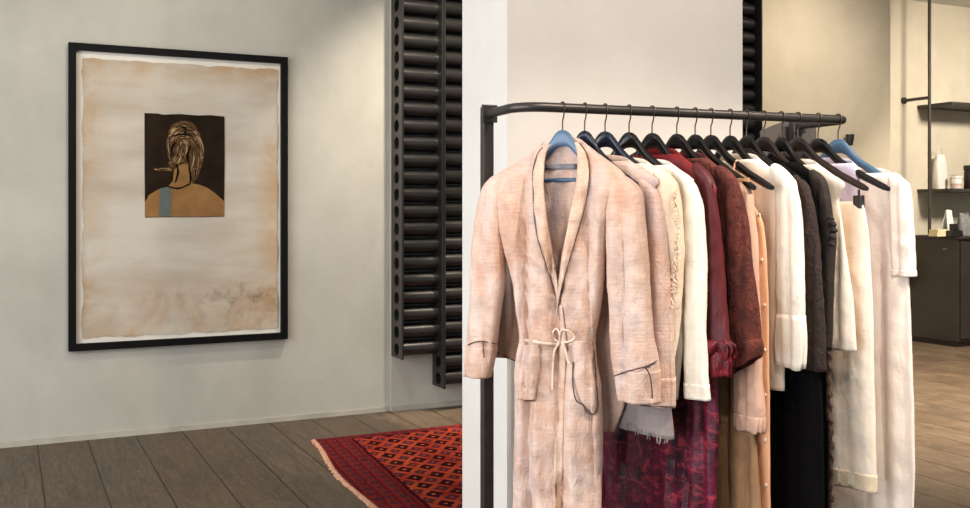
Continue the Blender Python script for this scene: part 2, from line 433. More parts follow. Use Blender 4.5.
strands('printed_locks', [
    [(169, 138), (173, 130), (180, 126), (187, 125)], [(171, 141), (177, 134), (186, 131), (194, 130)],
    [(176, 124.5), (184, 123.5), (192, 127), (197, 134)], [(168.5, 139), (167, 148), (170, 157), (174, 161)],
    [(178, 146), (178, 153), (174, 161), (169, 163)], [(184, 139), (186, 150), (181, 160), (173, 166)],
    [(155, 168.8), (163, 169.4), (171, 170)], [(191, 139), (198, 148), (200, 160), (195, 174)],
    [(187, 141), (194, 152), (194, 163), (190, 172)], [(182, 142), (180, 152), (183, 158)],
    [(198, 136), (202, 147), (202, 158)], [(192, 166), (196, 172), (194, 180)], [(186, 128), (192, 132), (196, 140)],
    [(174, 138), (181, 137), (188, 137)]], 'strand', .0038)
strands('printed_lines', [[(176, 163), (178, 171), (176, 182)], [(172, 136), (182, 134), (192, 135)], [(189, 167), (191, 175), (190, 183)],
    [(176, 141), (172, 149), (172, 158)], [(168, 186), (178, 188), (190, 184)], [(190, 145), (188, 156), (190, 165)], [(181, 126), (186, 129), (184, 134)]], 'ink', .003)

# ------------------------------------------------------------------ radiators
def plate_mesh(n, pitch, dep, r, th, z0):
    """upright side plate, one round hole per tube; local x across, y depth, z up"""
    v, f = [], []
    K = 24
    for side in (0, 1):
        for k in range(n):
            zc = z0+(k+.5)*pitch
            for ring in (0, 1):
                for j in range(K):
                    a = j*2*math.pi/K
                    ca, sa = math.cos(a), math.sin(a)
                    if ring == 0: y, z = r*ca, r*sa
                    else:
                        s = 1/max(abs(ca), abs(sa)); y, z = ca*s*dep/2, sa*s*pitch/2
                        if abs(ca) > abs(sa): y = math.copysign(dep/2, ca); z = sa*s*pitch/2
                    v.append((side*th, y, zc+z))
    def vi(side, k, ring, j): return ((side*n+k)*2+ring)*K+j % K
    for k in range(n):
        for j in range(K):
            for side in (0, 1):
                f.append((vi(side, k, 0, j), vi(side, k, 0, j+1), vi(side, k, 1, j+1), vi(side, k, 1, j)))
            f.append((vi(0, k, 0, j), vi(1, k, 0, j), vi(1, k, 0, j+1), vi(0, k, 0, j+1)))
            a = (j+.5)*2*math.pi/K
            if abs(math.cos(a)) > .71 or k in (0, n-1) and math.sin(a)*(1 if k else -1) > .7:
                f.append((vi(0, k, 1, j), vi(1, k, 1, j), vi(1, k, 1, j+1), vi(0, k, 1, j+1)))
    return v, f
PITCH = .109
def radiator(xl, xr, yf, dep, zb, zt, label, group):
    n = int(round((zt-zb)/PITCH)); r = .043; th = .012
    t = empty('tube_radiator', (xl, yf+dep/2, zb), label, 'radiator', group)
    w = xr-xl
    for x in (0, w-th):
        v, f = plate_mesh(n, PITCH, dep, r, th, 0)
        mesh_obj('side_plate', [(p[0]+x, p[1], p[2]) for p in v], f, 'rad', t, False)
    K = 20
    for k in range(n):
        v, f = [], []
        zc = (k+.5)*PITCH
        for (x, rr) in ((.001, r+.001), (w-.001, r+.001), (w-.001, r-.004), (.001, r-.004)):
            for j in range(K):
                a = j*2*math.pi/K; v.append((x, rr*math.cos(a), zc+rr*math.sin(a)))
        for i in range(4):
            for j in range(K): f.append((i*K+j, i*K+(j+1) % K, ((i+1) % 4)*K+(j+1) % K, ((i+1) % 4)*K+j))
        mesh_obj('tube', v, f, 'rad', t)
    for k in range(n-1):
        v, f = [], []
        zc = (k+1)*PITCH
        for x in (.013, w-.013):
            for j in range(K):
                a = j*2*math.pi/K; v.append((x, .052+.03*math.cos(a), zc+.03*math.sin(a)))
        f = [(j, (j+1) % K, K+(j+1) % K, K+j) for j in range(K)]+[tuple(range(K)), tuple(range(K, 2*K))]
        mesh_obj('rear_tube', v, f, 'rad', t)
    for zz in (n*.2, n*.8):
        B().box((.02, dep/2-.004, zz*PITCH), (w-.02, YW-.027-yf-dep/2, zz*PITCH+.03)).out('wall_bracket', 'rad', t, False)
    return t
YR = YW-.235
rx0 = on_y(402, 300, YR).x; rx1 = on_y(443.5, 300, YR).x
rzb = on_y(402, 360, YR).z; rzb2 = on_y(447, 389, YR).z
radiator(rx0, rx1, YR, .19, rzb, rzb+PITCH*27, 'black tube radiator with open pipe ends, next to the framed print', 'tube radiators on the back wall')
radiator(rx1+.004, rx1+.62, YR, .19, rzb2, rzb2+PITCH*29, 'black tube radiator hanging lower, half hidden by the white pillar', 'tube radiators on the back wall')
qx0 = on_y(743, 60, YR).x; qx1 = on_y(762.5, 60, YR).x
radiator(qx0-.02, qx1, YR, .19, rzb2+PITCH, rzb2+PITCH*29, 'narrow black tube radiator showing to the right of the white pillar', 'tube radiators on the back wall')

# ------------------------------------------------------------------ rug
ra = on_z(313.5, 439.5, .012); rb = on_z(376, 506, .012); rc = on_z(462, 424, .012)
ex = Vector((rc.x-ra.x, rc.y-ra.y)).normalized(); ey = Vector((rb.x-ra.x, rb.y-ra.y)).normalized()
LX, LY = 1.5, 2.05
rug = empty('oriental_rug', (ra.x, ra.y, 0), 'red oriental rug with dark motifs lying on the plank floor', 'rug')
nx, ny = 40, 70
def rugp(u, v):
    w = .012*math.sin(v*5.2+.6)-.02*math.sin(v*1.9)
    p = ex*(u+w*(1-u/LX))+ey*v
    return p.x, p.y
v = []; 
for z in (.012, .001):
    for j in range(ny+1):
        for i in range(nx+1):
            x, y = rugp(i*LX/nx, j*LY/ny); v.append((x, y, z+.0012*math.sin(i*.9)*math.sin(j*.5)*(z > .005)))
N1 = (nx+1)*(ny+1); f = grid_faces(ny+1, nx+1); f += [tuple(i+N1 for i in q) for q in f]
for j in range(ny):
    for i in (0, nx):
        a = j*(nx+1)+i; f.append((a, a+nx+1, a+nx+1+N1, a+N1))
for i in range(nx):
    for j in (0, ny):
        a = j*(nx+1)+i; f.append((a, a+1, a+1+N1, a+N1))
# the pile's own axes run along the rug's sides, so the pattern is read from a rotated copy of the mesh
pile = mesh_obj('pile', v, f, 'wall', rug, True)
ang = math.atan2(ex.y, ex.x)
for p in pile.data.vertices:
    q = Vector((p.co.x*math.cos(-ang)-p.co.y*math.sin(-ang), p.co.x*math.sin(-ang)+p.co.y*math.cos(-ang)))
    p.co.x, p.co.y = q.x, -q.y
    p.co.z = p.co.z
pile.rotation_euler = (0, 0, ang); pile.scale = (1, -1, 1)
# bake the mirror away so the object keeps a plain scale
for p in pile.data.vertices: p.co.y = -p.co.y
pile.scale = (1, 1, 1)
pv = Vector((ex.y, -ex.x)); rm = rug_mat(LX, LY, ey.dot(ex)/abs(ey.dot(pv)))
nt = rm.node_tree
for nd in list(nt.nodes):
    if nd.type == 'TEX_COORD':
        outs = [l.to_socket for l in nt.links if l.from_node == nd]
        mp = nt.nodes.new('ShaderNodeMapping'); mp.inputs['Scale'].default_value = (1, -1, 1)
        nt.links.new(nd.outputs['Object'], mp.inputs[0])
        for s_ in outs: nt.links.new(mp.outputs[0], s_)
pile.data.materials[0] = rm
b = B()
for j in range(100):
    t = (j+.5)/100*LY
    x, y = rugp(0, t); l = .016+.01*random.random(); d = -ex*l+ey*random.uniform(-.008, .008)
    b.tube([(x+.003*ex.x, y, .007), (x+d.x*.5, y+d.y*.5, .008), (x+d.x, y+d.y, .004)], [.006, .008, .005], 6)
b.out('fringe', 'fringe', rug)

# ------------------------------------------------------------------ clothes rail
def barc(px): return 107.9+.042*(px-563)
ZB = 1.3+(HY-barc(563))/F*2.49
def bar_pt(px): return on_z(px, barc(px), ZB)
bl, br_ = bar_pt(512), bar_pt(850)
bd = (br_-bl).normalized(); bn = Vector((-bd.y, bd.x, 0))          # along the rail, and away from the camera
rot_rail = math.atan2(bd.y, bd.x)
pl = on_z(489.5, 111.5, ZB)                                           # left post's plate
off = .205
q0 = bl+bn*off; rdir = ray(489.5, HY); k_ = (q0.x*rdir.y-q0.y*rdir.x)/(bd.y*rdir.x-bd.x*rdir.y); sx = k_
Lb = (br_-bl).length
rack = empty('clothes_rail', (bl.x, bl.y, 0), 'dark steel clothes rail with square posts in front of the white pillar', 'clothes rail', None, rot_rail)
RB = .0125
xl_, xr_ = sx, Lb-.012
R = .07
path = [(xl_, off, ZB)]
for k in range(9):
    a = math.pi+k*math.pi/16; path.append((xl_+R+R*math.cos(a), R+R*math.sin(a), ZB))
for k in range(9):
    a = -math.pi/2+k*math.pi/16; path.append((xr_-.03+.03*math.cos(a), .03+.03*math.sin(a), ZB))
path.append((xr_, off, ZB))
B().tube(path, RB, 16).out('hanging_bar', 'rail', rack)
for x in (xl_, xr_):
    B().box((x-.0145, off+.004, .012), (x+.0145, off+.033, ZB+.02), .002).out('post', 'rail', rack, False)
    B().box((x-.022, off-.004, ZB-.024), (x+.022, off+.005, ZB+.024), .002).out('mounting_plate', 'rail', rack, False)
    B().box((x-.03, off-.22, 0), (x+.03, off+.26, .012), .002).out('foot', 'rail', rack, False)
B().box((xl_+.0145, off+.008, .06), (xr_-.0145, off+.029, .085), .002).out('lower_bar', 'rail', rack, False)

# ------------------------------------------------------------------ hangers
HX = [0, .012, .023, .038, .056, .075, .104, .14, .165, .185, .2, .209]
HTOP = [0, -.0025, -.0095, -.026, -.047, -.063, -.081, -.103, -.116, -.127, -.135, -.142]
HBOT = [-.042, -.0425, -.046, -.058, -.075, -.088, -.105, -.124, -.136, -.146, -.152, -.154]
APEX = -.055
def hz(a): return APEX+float(np.interp(abs(a), HX, HTOP))
PX = [562.5, 584.6, 605, 629, 652, 676.7, 695, 710.8, 730, 746.6, 763.7, 781, 798, 818, 838]
PHI = [59, 52, 46, 41, 37, 34, 31, 28.5, 29, 30, 31, 31.5, 32, 33, 38]
def hanger_meshes():
    K = 12; v = []; f = []
    xs = [-x for x in HX[:0:-1]]+HX
    fine = []
    for i in range(len(xs)-1):
        fine += [xs[i], (xs[i]+xs[i+1])/2]
    fine.append(xs[-1])
    for x in fine:
        zt, zb = APEX+np.interp(abs(x), HX, HTOP), APEX+np.interp(abs(x), HX, HBOT)
        zc, hh = (zt+zb)/2, (zt-zb)/2
        tt = .006+.004*(abs(x)/.222)
        for j in range(K):
            a = j*2*math.pi/K+math.pi/K; c, s_ = math.cos(a), math.sin(a)
            v.append((x, math.copysign(abs(c)**.6, c)*tt, zc+math.copysign(abs(s_)**.75, s_)*hh))
    f = grid_faces(len(fine), K, True)+[tuple(range(K)), tuple((len(fine)-1)*K+j for j in range(K))]
    arm = mesh_obj('arm', v, f, 'hblack').data
    pts = [(0, 0, APEX-.012), (0, 0, APEX+.016), (.001, 0, APEX+.024), (.006, 0, APEX+.031)]
    for k in range(14):
        a = math.radians(-52+k*17); pts.append((.0151*math.cos(a), 0, .0151*math.sin(a)))
    hk = B().tube(pts, .0019, 8).out('hook', 'hook').data
    return arm, hk
A_ME, H_ME = hanger_meshes()
for o in [o for o in COL.objects if o.name in ('arm', 'hook') and o.parent is None]: bpy.data.objects.remove(o)
HANG_LABEL = [
    ('steel blue wooden hanger holding the blush robe at the rail end', 'hblue'),
    ('navy wooden hanger just behind the steel blue one with the robe', 'hnavy'),
    ('navy wooden hanger holding the cream fringed blouse, third along the rail', 'hnavy'),
    ('black wooden hanger inside the white long sleeved blouse', 'hblack'),
    ('black wooden hanger inside the burgundy tie dyed dress', 'hblack'),
    ('black wooden hanger inside the rust crinkled blouse', 'hblack'),
    ('black wooden hanger of the dusty pink dress, just behind the rust blouse', 'hblack'),
    ('black wooden hanger with a bare glossy tip over the peach dress', 'hblack'),
    ('black wooden hanger inside the ivory blouse with ruffled cuffs', 'hblack'),
    ('black wooden hanger inside the dark brown crochet dress', 'hblack'),
    ('dark wooden hanger inside the black dress with lace edge', 'hbrown'),
    ('black wooden hanger of the short ivory satin slip, behind the black dresses', 'hblack'),
    ('dark brown wooden hanger with a clip holding the cream trousers', 'hbrown'),
    ('black wooden hanger with a bare glossy tip, in front of the last blue one', 'hblack'),
    ('steel blue wooden hanger at the far right end holding the long blush white dress', 'hblue')]
HK = []
for i, (px, ph) in enumerate(zip(PX, PHI)):
    p = bar_pt(px); a = math.radians(ph)-TH                 # turned from the wall's normal
    rz = a-math.pi/2
    HK.append((p, rz))
    t = empty('clothes_hanger', p, HANG_LABEL[i][0], 'hanger', 'wooden hangers on the clothes rail', rz)
    o = bpy.data.objects.new('arm', A_ME.copy()); COL.objects.link(o); o.parent = t
    o.data.materials[0] = M[HANG_LABEL[i][1]]
    for q in o.data.vertices: q.co.x *= {0: .84, 1: .78, 2: .95, 3: .94, 11: .84}.get(i, 1)
    if i in (7, 12, 13):                                    # wider hangers whose tips stay bare
        for q in o.data.vertices: q.co.x *= 1.07
    o = bpy.data.objects.new('hook', H_ME); COL.objects.link(o); o.parent = t
    o.rotation_euler = (0, 0, rot_rail-math.pi/2-rz)          # the hook swivels square to the rail
    if i == 0:
        B().tube([(-.085, 0, APEX-.128), (.085, 0, APEX-.128)], .0055, 10).tube([(-.085, 0, APEX-.09), (-.085, 0, APEX-.13)], .003, 8).tube([(.085, 0, APEX-.09), (.085, 0, APEX-.13)], .003, 8).out('cross_bar', 'hblue', t)
    if i == 12:
        B().tube([(.2, 0, APEX-.15), (.2, 0, APEX-.168)], .0035, 8).box((.187, -.008, APEX-.2), (.213, .008, APEX-.165), .002).out('clip', 'steel', t, False)
        B().tube([(-.2, 0, APEX-.15), (-.2, 0, APEX-.168)], .0035, 8).box((-.213, -.008, APEX-.2), (-.187, .008, APEX-.165), .002).out('clip', 'steel', t, False)

# ------------------------------------------------------------------ garments
class Drape:
    """a hanging tube of cloth in a hanger's own axes: x to the camera end, y to the next hanger, z up (0 = the rail)"""
    P = 2.6
    def __init__(s, i, rows, th=.016, bc=0, fold=.006, lam=.06, seed=0, ramp=.25, crk=.0045):
        s.crk = crk; s.bk = 1
        s.i = i; s.p, s.rz = HK[i]; s.c, s.s = math.cos(s.rz), math.sin(s.rz)
        q = []
        for r in rows:
            py, L, R = r[:3]
            t = r[3] if len(r) > 3 and r[3] is not None else th
            b_ = r[4] if len(r) > 4 else bc
            if isinstance(py, str): z = float(py)
            else: z = None
            def hit(val):
                nonlocal z
                if isinstance(val, (int,)) or (isinstance(val, float) and abs(val) > 5):
                    a, zz = s.px(val, py, b_)
                    return a, zz
                return val, None
            aR, zR = hit(R); aL, zL = hit(L)
            if z is None: z = zR if zR is not None else (zL if zL is not None else s.px(PX[i], py, b_)[1])
            q.append((z, aL, aR, t, b_))
        q.sort(key=lambda k: -k[0]); s.q = np.array(q)
        s.fold, s.lam, s.ramp = fold, lam, ramp
        r_ = np.random.RandomState(seed+i*13); s.ph = r_.uniform(0, 6.28, 6); s.k = r_.uniform(.8, 1.25, 3)
        zz = np.linspace(s.q[0, 0], s.q[-1, 0], 160); s.zz = zz
        t = [np.interp(-zz, -s.q[:, 0], s.q[:, j]) for j in range(1, 5)]
        ker = np.array([1, 2, 3, 4, 3, 2, 1.]); ker /= ker.sum()
        s.t = []
        for w in t:
            pad = np.concatenate([[2*w[0]-w[k] for k in (3, 2, 1)], w, [2*w[-1]-w[-1-k] for k in (1, 2, 3)]])
            s.t.append(np.convolve(pad, ker, 'valid'))
    def local(s, w):
        d = w-s.p; return Vector((d.x*s.c+d.y*s.s, -d.x*s.s+d.y*s.c, d.z))
    def px(s, px, py, b=0.):
        d = ray(px, py); n = Vector((-s.s, s.c, 0))
        k = ((s.p-CAM).dot(n)+b)/d.dot(n)
        l = s.local(CAM+d*k); return l.x, l.z
    def at(s, z): return [float(np.interp(-z, -s.zz, w)) for w in s.t]
    def fo(s, a, z):
        g = min(1, max(0, (s.zz[0]-z)/s.ramp))
        f = 1.3*(1-2*abs(math.sin(3.1416*a/s.lam*s.k[0]+s.ph[0]+1.0*z))**.75)+.6*math.sin(6.283*a/s.lam*.55*s.k[1]+s.ph[1]-3*z)+.35*math.sin(6.283*a/s.lam*1.9*s.k[2]+s.ph[2]+5*z)
        w = mnoise.noise((a*11+s.i*7.3, s.i*3.1, z*5))*.9+(abs(mnoise.noise((a*20+z*9, s.i*5.7, z*13-a*6)))-.25)*1.3+mnoise.noise((a*42, s.i*2.2, z*26))*.35
        return s.fold*(.15+.85*g)*f/1.4+s.crk*(.25+.75*g)*w
    def point(s, ang, z):
        aL, aR, t, bc = s.at(z); m, h = (aL+aR)/2, (aR-aL)/2
        c, n = math.cos(ang), math.sin(ang); e = 2/s.P
        a = m+h*math.copysign(abs(c)**e, c)
        fade = min(1, (1-abs(c)**6)+.35)
        return Vector((a, bc+t*(s.bk if n > 0 else 1)*math.copysign(abs(n)**e, n)+s.fo(a, z)*fade, z))
    def front(s, a, z, gap=.003):
        aL, aR, t, bc = s.at(z); m, h = (aL+aR)/2, max(1e-4, (aR-aL)/2)
        x = min(.999, abs(a-m)/h)
        fade = min(1, (1-(x**(s.P/2))**6)+.35)
        return bc-t*(1-x**s.P)**(1/s.P)+s.fo(a, z)*fade-gap
    def on(s, px, py, gap=.003):
        b = -.03
        for _ in range(4):
            a, z = s.px(px, py, b); b = s.front(a, z, gap)
        a, z = s.px(px, py, b)
        return Vector((a, b, z))
    def mesh(s, name, m, parent, nz=64, K=72, back=0., capt=False, hem=None, cut=None, z0=None, z1=None, grow=0., dip=0.):
        za = s.zz[0] if z0 is None else z0; zb = s.zz[-1] if z1 is None else z1
        v = []
        for r in range(nz):
            f = r/(nz-1); z = za+(zb-za)*(f if not capt else f**1.35)
            for j in range(K):
                ang = 2*math.pi*j/K; p = s.point(ang, z)
                if capt and (za-z) < .03:
                    aL, aR, t, bc = s.at(z); q = 1-(za-z)/.03; k = math.sqrt(max(0, 1-q*q))
                    ce = (aL+aR)/2; p.x = ce+(p.x-ce)*max(.05, k); p.y = bc+(p.y-bc)*max(.05, k)
                if capt:
                    aL, aR, t, bc = s.at(z); ce = (aL+aR)/2
                    p.z -= .5*math.copysign(1, ce)*(p.x-ce)*max(0, 1-f/.35)
                if grow:
                    aL, aR, t, bc = s.at(z); p.y = bc+(p.y-bc)*(1+grow); p.x += math.copysign(.0015, p.x-(aL+aR)/2)
                if r < 6:
                    w = 1-r/6
                    if back and math.sin(ang) > 0: p.z += back*w*math.sin(ang)
                    if dip and math.sin(ang) < 0: p.z += dip*w*math.sin(ang)
                if hem: p.z += hem(p.x)*max(0, (f-.8)/.2)
                v.append(p)
        f = grid_faces(nz, K, True)
        if capt: f.append(tuple(range(K)))
        if cut: f = [q for q in f if not cut([v[k] for k in q])]
        used = sorted({k for q in f for k in q}); mp = {k: n for n, k in enumerate(used)}
        o = mesh_obj(name, [v[k] for k in used], [tuple(mp[k] for k in q) for q in f], m, parent)
        md = o.modifiers.new('cloth', 'SOLIDIFY'); md.thickness = .0012; md.offset = 0
        return o
    def world(s, l): return s.p+Vector((l.x*s.c-l.y*s.s, l.x*s.s+l.y*s.c, l.z))
def proj(w):
    d = w-CAM; D = d.x*ST+d.y*CT; return CX+F*(d.x*CT-d.y*ST)/D, HY-F*d.z/D

def garment(i, name, label, cat):
    return empty(name, HK[i][0], label, cat, 'clothes on the rail', HK[i][1])
def shoulder_rows(nk, wmax=.217, dz=.009):
    r = []
    for a in sorted({nk, (nk+wmax)/2, wmax-.02, wmax}):
        r.append(('%f' % (hz(a)+dz), -a, a, .015 if a < wmax-.03 else .017))
    return r
def band(d, name, m, parent, h, grow=.03, nz=6, K=56, zend=None):
    ze = d.zz[-1] if zend is None else zend
    return d.mesh(name, m, parent, nz=nz, K=K, z0=ze+h, z1=ze-.002, grow=grow)
def pipe(d, pts, name, m, parent, r=.0016, gap=.002, world=False):
    q = [d.on(x, y, gap) for x, y in pts]
    return B().tube(smooth_path(q, 6), r, 6).out(name, m, parent)
def mirror(rows):
    return [(r[0], -r[2], -r[1])+tuple(r[3:]) for r in rows]
def locrows(i, rows, th=.02, bc=0):
    """picture-measured rows turned into the hanger's own lengths, so a far sleeve can mirror the near one"""
    d = Drape(i, rows, th=th, bc=bc)
    return [('%f' % z, float(a), float(b), float(t), float(c)) for z, a, b, t, c in d.q]

# ---- the blush robe in front -------------------------------------------------
i = 0
rb_ = garment(i, 'wrap_robe', 'long blush satin wrap robe with dark piping, tied at the waist, foremost on the rail', 'robe')
body = Drape(i, [('%f' % (hz(.062)+.012), -.062, .058, .02), ('%f' % (hz(.1)+.012), -.1, .1, .022), ('%f' % (hz(.15)+.012), -.15, .15, .026), (170, 493, 622, .028, -.006), (181, 489, 630, .03, -.01), (205, 494, 616, .034, -.016), (232, 502, 607, .036, -.016),
    (270, 511, 606, .036, -.016), (300, 517, 603, .036, -.016), (343, 522, 594, .036, -.016), (365, 518, 597, .036, -.016), (380, 516, 601, .036, -.016), (430, 517, 603, .038, -.016), (508, 516, 601, .038, -.016), (640, 512, 603, .04, -.016)], fold=.014, lam=.075, seed=3, crk=.010)
body.bk = .45
VL = [(140, 549), (150, 545.5), (165, 543), (185, 543), (205, 544.5), (230, 547.5), (255, 552), (280, 556), (300, 558)]
VR = [(140, 576), (150, 577), (165, 577), (185, 576), (205, 573), (230, 568.5), (255, 564), (280, 560), (300, 558)]
vly, vlx = zip(*VL); vry, vrx = zip(*VR)
def vcut(c):
    m = sum(c, Vector())/len(c)
    aL, aR, t, bc = body.at(m.z)
    if m.y > bc-.001: return False
    x, y = proj(body.world(m))
    return y < 296 and np.interp(y, vly, vlx)-3 < x < np.interp(y, vry, vrx)+3
body.mesh('body', 'blush', rb_, nz=130, K=110, back=.022, cut=vcut)
def strip(d, name, L, Rr, m, parent, nu=8, g0=.004, bulge=.004, n=60):
    ly, lx = zip(*L); ry, rx = zip(*Rr); v = []
    for k in range(n):
        t = k/(n-1)
        yl = ly[0]+(ly[-1]-ly[0])*t; yr = ry[0]+(ry[-1]-ry[0])*t
        xl, xr = np.interp(yl, ly, lx), np.interp(yr, ry, rx)
        for j in range(nu):
            u = j/(nu-1)
            v.append(d.on(xl+(xr-xl)*u, yl+(yr-yl)*u, g0+bulge*math.sin(math.pi*u)))
    o = mesh_obj(name, v, grid_faces(n, nu), m, parent)
    md = o.modifiers.new('cloth', 'SOLIDIFY'); md.thickness = .0022; md.offset = 0
    return o
LO = [(147, 543), (153, 538), (170, 533), (190, 533), (215, 534), (240, 538), (265, 546), (285, 553), (304, 559)]
RO = [(143, 579.5), (152, 586), (165, 589.5), (190, 588), (215, 583), (240, 575.5), (265, 568), (285, 562.5), (304, 558.5)]
LI = [(144, 551), (152, 546.5), (165, 544), (185, 543.5), (205, 545), (230, 548.5), (255, 553.5), (280, 557.5), (302, 559.6)]
RI = [(142, 574.5), (152, 577), (165, 577.5), (185, 576), (205, 571.5), (230, 567), (255, 562), (280, 559), (302, 557.6)]
lap = strip(body, 'lapel', LO, LI, 'blushlining', rb_)
lap2 = strip(body, 'lapel', RI, RO, 'blushlining', rb_, g0=.006)
pipe(body, [(x, y) for y, x in LO]+[(560, 320)], 'piping', 'piping', lap, .0012, .006)
pipe(body, [(x, y) for y, x in RO]+[(558, 316)], 'piping', 'piping', lap2, .0012, .009)
# back of the neck: folded collar and sewn tag
aL = body.px(553, 160, .0)[0]; aR = body.px(575, 160, .0)[0]
def back_at(a, z, gap):
    l, r, t, bc = body.at(z); m, h = (l+r)/2, (r-l)/2; x = min(.99, abs(a-m)/h)
    return bc+body.bk*t*(1-x**body.P)**(1/body.P)+body.fo(a, z)-gap
def back_patch(name, px0, px1, py0, py1, m, gap, parent):
    v = []
    for r in range(4):
        for c in range(12):
            a, z = body.px(px0+(px1-px0)*c/11, py0+(py1-py0)*r/3, .012)
            v.append((a, back_at(a, z, gap), z))
    o = mesh_obj(name, v, grid_faces(4, 12), m, parent); md = o.modifiers.new('cloth', 'SOLIDIFY'); md.thickness = .0012
    return o
back_patch('neck_tag', 547.5, 578, 164, 169.5, 'tag', .004, rb_)['label'] = 'grey sewn tag'
# overlapping front edge below the waist
pipe(body, [(559, 300), (561, 330), (560, 360), (558, 400), (556, 450), (556, 508), (556, 600)], 'front_edge', 'piping', rb_, .0011, .0015)
strip(body, 'front_facing', [(305, 559), (345, 560), (400, 556), (508, 553), (620, 552)], [(305, 562), (345, 567), (400, 564), (508, 562), (620, 562)], 'blushlining', rb_, 5, .003, .004)
# belt with bow and tails
belt = strip(body, 'belt', [(340.3, 524), (341, 524.01)], [(341, 592), (345, 592.01)], 'ribbon', rb_, 3, .004, 0) if False else None
def ribbon(pts, w, name, parent, gap=.006, m='ribbon'):
    q = smooth_path([body.on(x, y, gap) for x, y in pts], 8); v = []
    for k, c in enumerate(q):
        t = (q[min(k+1, len(q)-1)]-q[max(k-1, 0)]).normalized(); nn = Vector((-t.z, 0, t.x)).normalized()*w
        v += [c+nn, c-nn]
    o = mesh_obj(name, v, grid_faces(len(q), 2), m, parent); md = o.modifiers.new('cloth', 'SOLIDIFY'); md.thickness = .0025
    return o
belt = ribbon([(524.5, 340), (535, 342), (548, 344), (560, 344.5), (575, 344.5), (592.5, 343)], .0038, 'belt', rb_)
belt['label'] = 'pale narrow ribbon belt'
ribbon([(559, 343), (553.5, 338), (553, 332), (557, 329), (560, 336), (560, 343)], .0024, 'bow_loop', belt, .011)
ribbon([(559, 342), (561, 331), (567, 330.5), (574, 336), (571, 341), (561, 343)], .0024, 'bow_loop', belt, .013)
ribbon([(559, 343), (554, 352), (552.5, 370), (552, 390)], .003, 'tail', belt, .011)
ribbon([(563, 343), (566, 352), (568, 361), (570, 364)], .003, 'tail', belt, .012)
# pockets
pk = strip(body, 'pocket', [(341, 572), (370, 574), (385, 574.5), (401, 581)], [(341, 592.5), (370, 594), (395, 598), (415, 594)], 'blush', rb_, 10, .007, .010)
pipe(body, [(573, 362), (573, 385), (576, 400), (583, 405), (587, 412), (594, 414), (598, 406), (597, 390), (594, 350)], 'piping', 'piping', pk, .0016, .012)
pk2 = strip(body, 'pocket', [(345, 524), (370, 520), (390, 518), (400, 519)], [(345, 540), (370, 540), (390, 536), (400, 535)], 'blush', rb_, 8, .006, .012)
pipe(body, [(518, 399), (525, 400.5), (535, 401)], 'piping', 'piping', pk2, .0016, .006)
# sleeves
sl = Drape(i, [(176, 612, 640, .022, -.004), (190, 610, 642, .03, -.012), (215, 609, 644, .032, -.018), (250, 609, 647, .034, -.022), (290, 610, 649, .034, -.024), (340, 612, 653, .034, -.026), (362, 613, 658, .036, -.026), (402, 621, 659, .034, -.026)],
    fold=.006, lam=.06, seed=9, ramp=.1, crk=.008)
so = sl.mesh('sleeve', 'blush', rb_, nz=60, K=60, capt=True, hem=lambda a: .0)
cu = band(sl, 'cuff', 'blush', so, .075, .05, 14)
pipe(sl, [(614.5, 376), (625, 372), (636, 369), (647, 366), (657, 361)], 'piping', 'piping', cu, .0016, .009)
pipe(sl, [(645, 367), (650, 376), (652, 392), (652, 401)], 'piping', 'piping', cu, .0016, .016)
sl2 = Drape(i, [(175, 485, 504, .02, -.006), (185, 483, 507, .026, -.012), (205, 479, 507, .028, -.018), (250, 474, 506, .03, -.02), (290, 471, 504, .03, -.022), (340, 468, 497, .028, -.024), (377, 467, 489, .026, -.024)],
    fold=.006, lam=.07, seed=5, ramp=.1, crk=.008)
so = sl2.mesh('sleeve', 'blush', rb_, nz=50, K=50, capt=True, hem=lambda a: 0)
cu = band(sl2, 'cuff', 'blush', so, .08, .05, 14)
pipe(sl2, [(468, 345), (475, 342), (484, 341.5), (497, 344)], 'piping', 'piping', cu, .0016, .005)
pipe(sl2, [(483, 342), (484, 358), (485, 377)], 'piping', 'piping', cu, .0013, .005)

# ---- second blush robe --------------------------------------------------------
i = 1
g2 = garment(i, 'short_robe', 'shorter blush satin robe with piped cuffs directly behind the tied long robe', 'robe')
d = Drape(i, shoulder_rows(.12)+[(190, -.215, 652, .013), (230, -.2, 640, .013), (300, -.2, 634, .013), (380, -.2, 628, .013), (408, -.2, 624, .013), (432, -.17, 614, .013)], fold=.004, seed=1, bc=.01, crk=.003)
d.mesh('body', 'blush', g2, back=.02, nz=60, hem=lambda a: 0)
SL = [(178, 636, 653, .016), (195, 642, 660, .018), (230, 645, 666, .02), (282, 646, 671, .02), (340, 646, 673, .02), (380, 643, 674, .02), (407, 640, 674, .018)]
d = Drape(i, SL, fold=.004, lam=.05, seed=2, ramp=.1, bc=.008, crk=.003)
so = d.mesh('sleeve', 'blush', g2, nz=50, capt=True)
cu = band(d, 'cuff', 'blush', so, .07, .05, 10)
pipe(d, [(640, 405), (650, 406), (662, 406.5), (673, 407)], 'piping', 'piping', cu, .0017, .002)
d = Drape(i, [('-.2', -.24, -.16, .016), (250, 503, 524, .02, .01), (300, 499, 523, .022, .012), (358, 497, 521, .02, .012)], fold=.004, lam=.05, seed=12, ramp=.1)
so = d.mesh('sleeve', 'blush', g2, nz=50, capt=True)
cu = band(d, 'cuff', 'blush', so, .02, .08, 6)
pipe(d, [(497, 352), (505, 356), (513, 360), (520, 361)], 'piping', 'piping', cu, .0017, .002)

